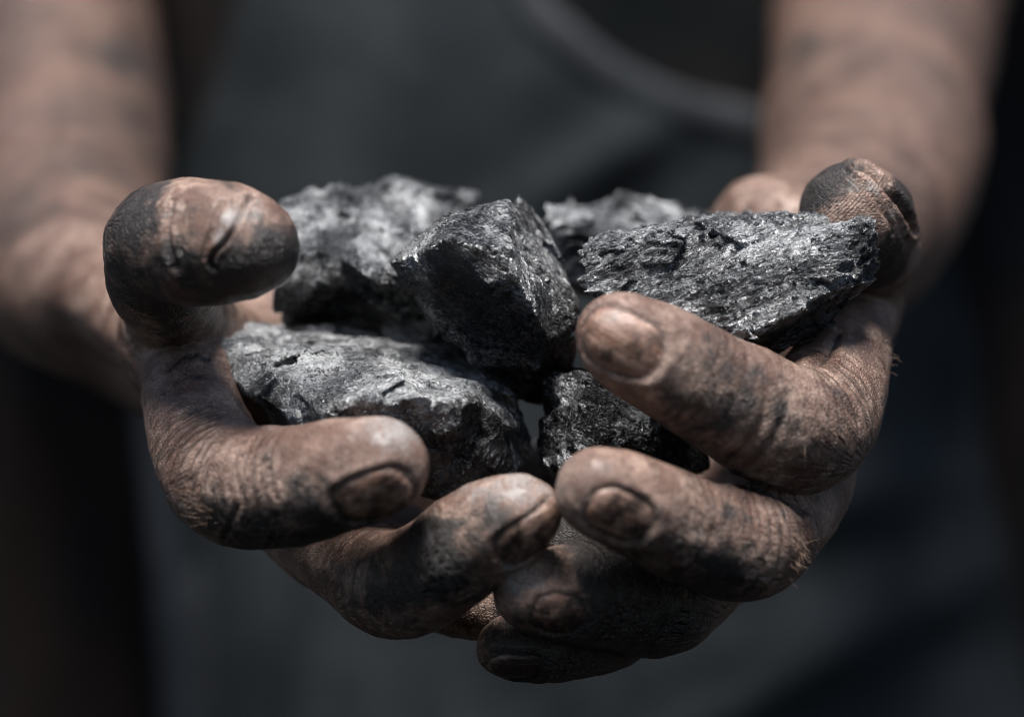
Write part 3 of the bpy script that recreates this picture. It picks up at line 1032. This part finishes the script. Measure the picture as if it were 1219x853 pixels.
GRP = "coal lumps heaped in the hands"
A_h = [(262, 412, 6), (272, 399, 14), (300, 397, 28), (460, 398, 30), (530, 404, 30), (588, 430, 22), (612, 468, 12), (268, 440, 2), (300, 470, -3), (350, 500, -13),
       (420, 482, -22), (500, 470, -22), (560, 478, -16), (598, 500, -8), (345, 520, -6), (520, 590, -12), (598, 590, -2), (627, 548, 4), (560, 612, 2), (400, 540, 8), (330, 500, 14), (600, 560, 24)]
B1 = [(468, 313, 0), (535, 286, -14), (603, 303, -17), (612, 330, -16), (655, 402, -8), (640, 440, -2), (560, 428, 2), (512, 385, 6), (528, 262, -3), (575, 242, 1), (606, 238, 0),
      (560, 300, 40), (630, 460, 12), (590, 440, 34), (500, 330, 30), (640, 330, 30)]
B2 = [(608, 250, 2), (616, 226, 8), (640, 252, 16), (655, 292, 8), (690, 354, 4), (684, 385, 2), (655, 405, -6), (620, 340, -12), (640, 440, 6), (660, 340, 26), (690, 370, 20), (612, 300, 22)]
B3 = [(560, 425, 2), (640, 430, 0), (655, 405, 0), (690, 400, 10), (680, 450, 14), (640, 482, 12), (600, 470, 8), (590, 440, 30), (660, 470, 30)]
C1 = [(343, 248, 32), (382, 240, 38), (402, 212, 44), (470, 209, 46), (510, 220, 50), (556, 238, 52), (470, 275, 26), (420, 285, 18), (350, 300, 20), (335, 330, 22), (335, 385, 26), (425, 388, 34), (450, 330, 14),
      (380, 396, 52), (540, 330, 52), (400, 330, 72)]
C2 = [(395, 300, 14), (455, 282, 18), (500, 310, 16), (520, 350, 18), (520, 385, 34), (440, 388, 34), (450, 340, 8), (500, 392, 44), (420, 392, 44), (480, 300, 40), (500, 370, 22), (430, 370, 22)]
D1 = [(650, 252, 38), (672, 242, 52), (735, 236, 58), (798, 235, 58), (845, 252, 48), (850, 275, 42), (655, 270, 34), (700, 280, 30), (660, 335, 36), (700, 350, 34), (800, 330, 42), (690, 340, 72), (820, 330, 72)]
E1 = [(692, 292, -10), (702, 281, -4), (760, 272, 0), (840, 266, 0), (870, 256, 1), (905, 260, 0), (960, 272, 0), (1030, 262, -6), (1010, 284, -10), (1006, 305, -12), (985, 345, -14), (900, 398, -17), (800, 372, -17), (694, 345, -14),
      (1044, 300, -4), (1050, 322, -4), (1000, 368, -4), (930, 420, -4), (880, 412, -8), (700, 300, 22), (870, 264, 28), (905, 268, 30), (960, 280, 20), (1028, 268, 0), (1042, 322, 0), (960, 385, 6), (900, 405, 22), (740, 370, 20)]
F1 = [(642, 447, 4), (684, 443, -6), (722, 440, 2), (790, 480, -4), (690, 470, -10), (684, 560, -8), (645, 500, 2), (652, 545, 4), (680, 590, 2), (760, 600, 4), (850, 560, 8), (846, 520, 6), (690, 445, 24), (660, 560, 22), (820, 560, 30), (800, 480, 24)]

rocks = []
m_grey = coal_material("dusty_grey_coal", (0.20, 0.205, 0.21), (0.72, 0.73, 0.74), (0.44, 0.45, 0.455), 0.7, (1, 1, 1.2), (0.26, 0.45), 0.85, 0.8)
m_black = coal_material("black_glossy_coal", (0.06, 0.062, 0.065), (0.85, 0.87, 0.89), (0.50, 0.51, 0.515), 0.55, (0.6, 0.9, 1.5), (0.2, 0.38), 0.9, 1.1, -25.0)
m_mid = coal_material("grey_black_coal", (0.08, 0.083, 0.086), (0.85, 0.87, 0.89), (0.60, 0.61, 0.615), 0.62, (0.7, 0.9, 1.1), (0.22, 0.4), 0.85, 1.0, 60.0)
m_scaly = coal_material("scaly_glossy_coal", (0.12, 0.123, 0.127), (0.72, 0.74, 0.76), (0.44, 0.45, 0.46), 0.55, (0.33, 0.8, 1.5), (0.2, 0.38), 0.9, 0.9, 20.0)

spec = [
    ("coal_lump", [A_h], m_grey, 21, dict(facet=1.0, rough=0.55, pit=0.3, rscale=6, shade_patches=[(580, 545, -8, 70, 1.1), (318, 492, -6, 34, 1.0), (500, 560, -15, 70, 1.0), (560, 490, -14, 26, 0.6)]), "flat-topped dusty grey coal slab in front, behind the leftmost index fingertip"),
    ("coal_lump", [B1, B2, B3], m_black, 22, dict(facet=0.6, rough=0.28, nseed=30, rscale=5, shade_patches=[(540, 362, -8, 56, 1.2), (600, 388, -8, 58, 1.2), (640, 450, 5, 60, 1.2)]), "pointed black coal lump with a dark front facet, standing at the centre of the heap"),
    ("coal_lump", [C1, C2], m_mid, 23, dict(facet=1.7, rough=0.16, nseed=22, h=0.4, rscale=8, shade_patches=[(380, 350, 25, 52, 1.3), (515, 255, 50, 34, 1.0), (430, 385, 22, 40, 0.9)]), "large craggy grey coal lump at the back, beside the thumb with the split nail"),
    ("coal_lump", [D1], m_mid, 24, dict(facet=1.0, rough=0.45, nseed=26, shade_patches=[(700, 310, 44, 50, 0.9)], h=0.4, strata=((0.1, 0.1, 1), 3.6, 1.2)), "layered coal lump furthest back, behind the long scaly slab"),
    ("coal_lump", [E1], m_scaly, 25, dict(shade_patches=[(960, 395, -6, 70, 1.1), (1030, 300, -6, 44, 0.9), (860, 405, -10, 44, 1.0)], facet=1.0, rough=0.6, strata=((-0.42, 0.2, 1), 2.6, 0.8), rscale=4.5), "long scaly coal slab lying above the index finger and pressed by the upright thumb"),
    ("coal_lump", [F1], m_black, 26, dict(facet=0.9, rough=0.4, nseed=30, shade_patches=[(655, 510, 0, 36, 1.4), (790, 540, 0, 50, 0.9), (740, 520, -4, 22, 0.6)]), "black coal lump wedged below the centre, between the two index fingers"),
]
for nm, hl, mt, sd, kw, lab in spec:
    o = build_rock(nm, hl, mt, sd, **kw)
    tag(o, lab, "coal", GRP)
    rocks.append(o)
peb = [(450, 390, 24), (460, 377, 25), (476, 371, 26), (497, 371, 26), (512, 377, 25), (520, 390, 24), (508, 412, 22), (464, 412, 22), (487, 408, 20), (480, 378, 34), (465, 404, 33), (508, 404, 33)]
o = build_rock("coal_lump", [peb], m_grey, 27, facet=0.2, rough=0.25, h=0.3, rnd=1.0)
tag(o, "small pale rounded coal piece peeping over the top of the flat-topped grey slab", "coal", GRP)

# ------------------------------------------------------------------ setting
def backdrop():
    t = NT("dark_wall")
    mm = t.obj_mm()
    n = t.noise(mm, 0.006, 3, 0.5)
    t.L(t.mix(t.ramp(n, 0.4, 0.65), (0.006, 0.006, 0.007), (0.03, 0.016, 0.012)), t.b.inputs['Base Color'])
    t.b.inputs['Roughness'].default_value = 0.9
    V = [(-2500, 1300, -1400), (2500, 1300, -1400), (2500, 1300, 900), (-2500, 1300, 900), (-2500, 1400, -1400), (2500, 1400, -1400), (2500, 1400, 900), (-2500, 1400, 900)]
    Q = [(0, 1, 2, 3), (5, 4, 7, 6), (4, 0, 3, 7), (1, 5, 6, 2), (3, 2, 6, 7), (4, 5, 1, 0)]
    o = link_mesh("background", V, Q, t.m, smooth=False)
    o['kind'] = 'structure'


backdrop()
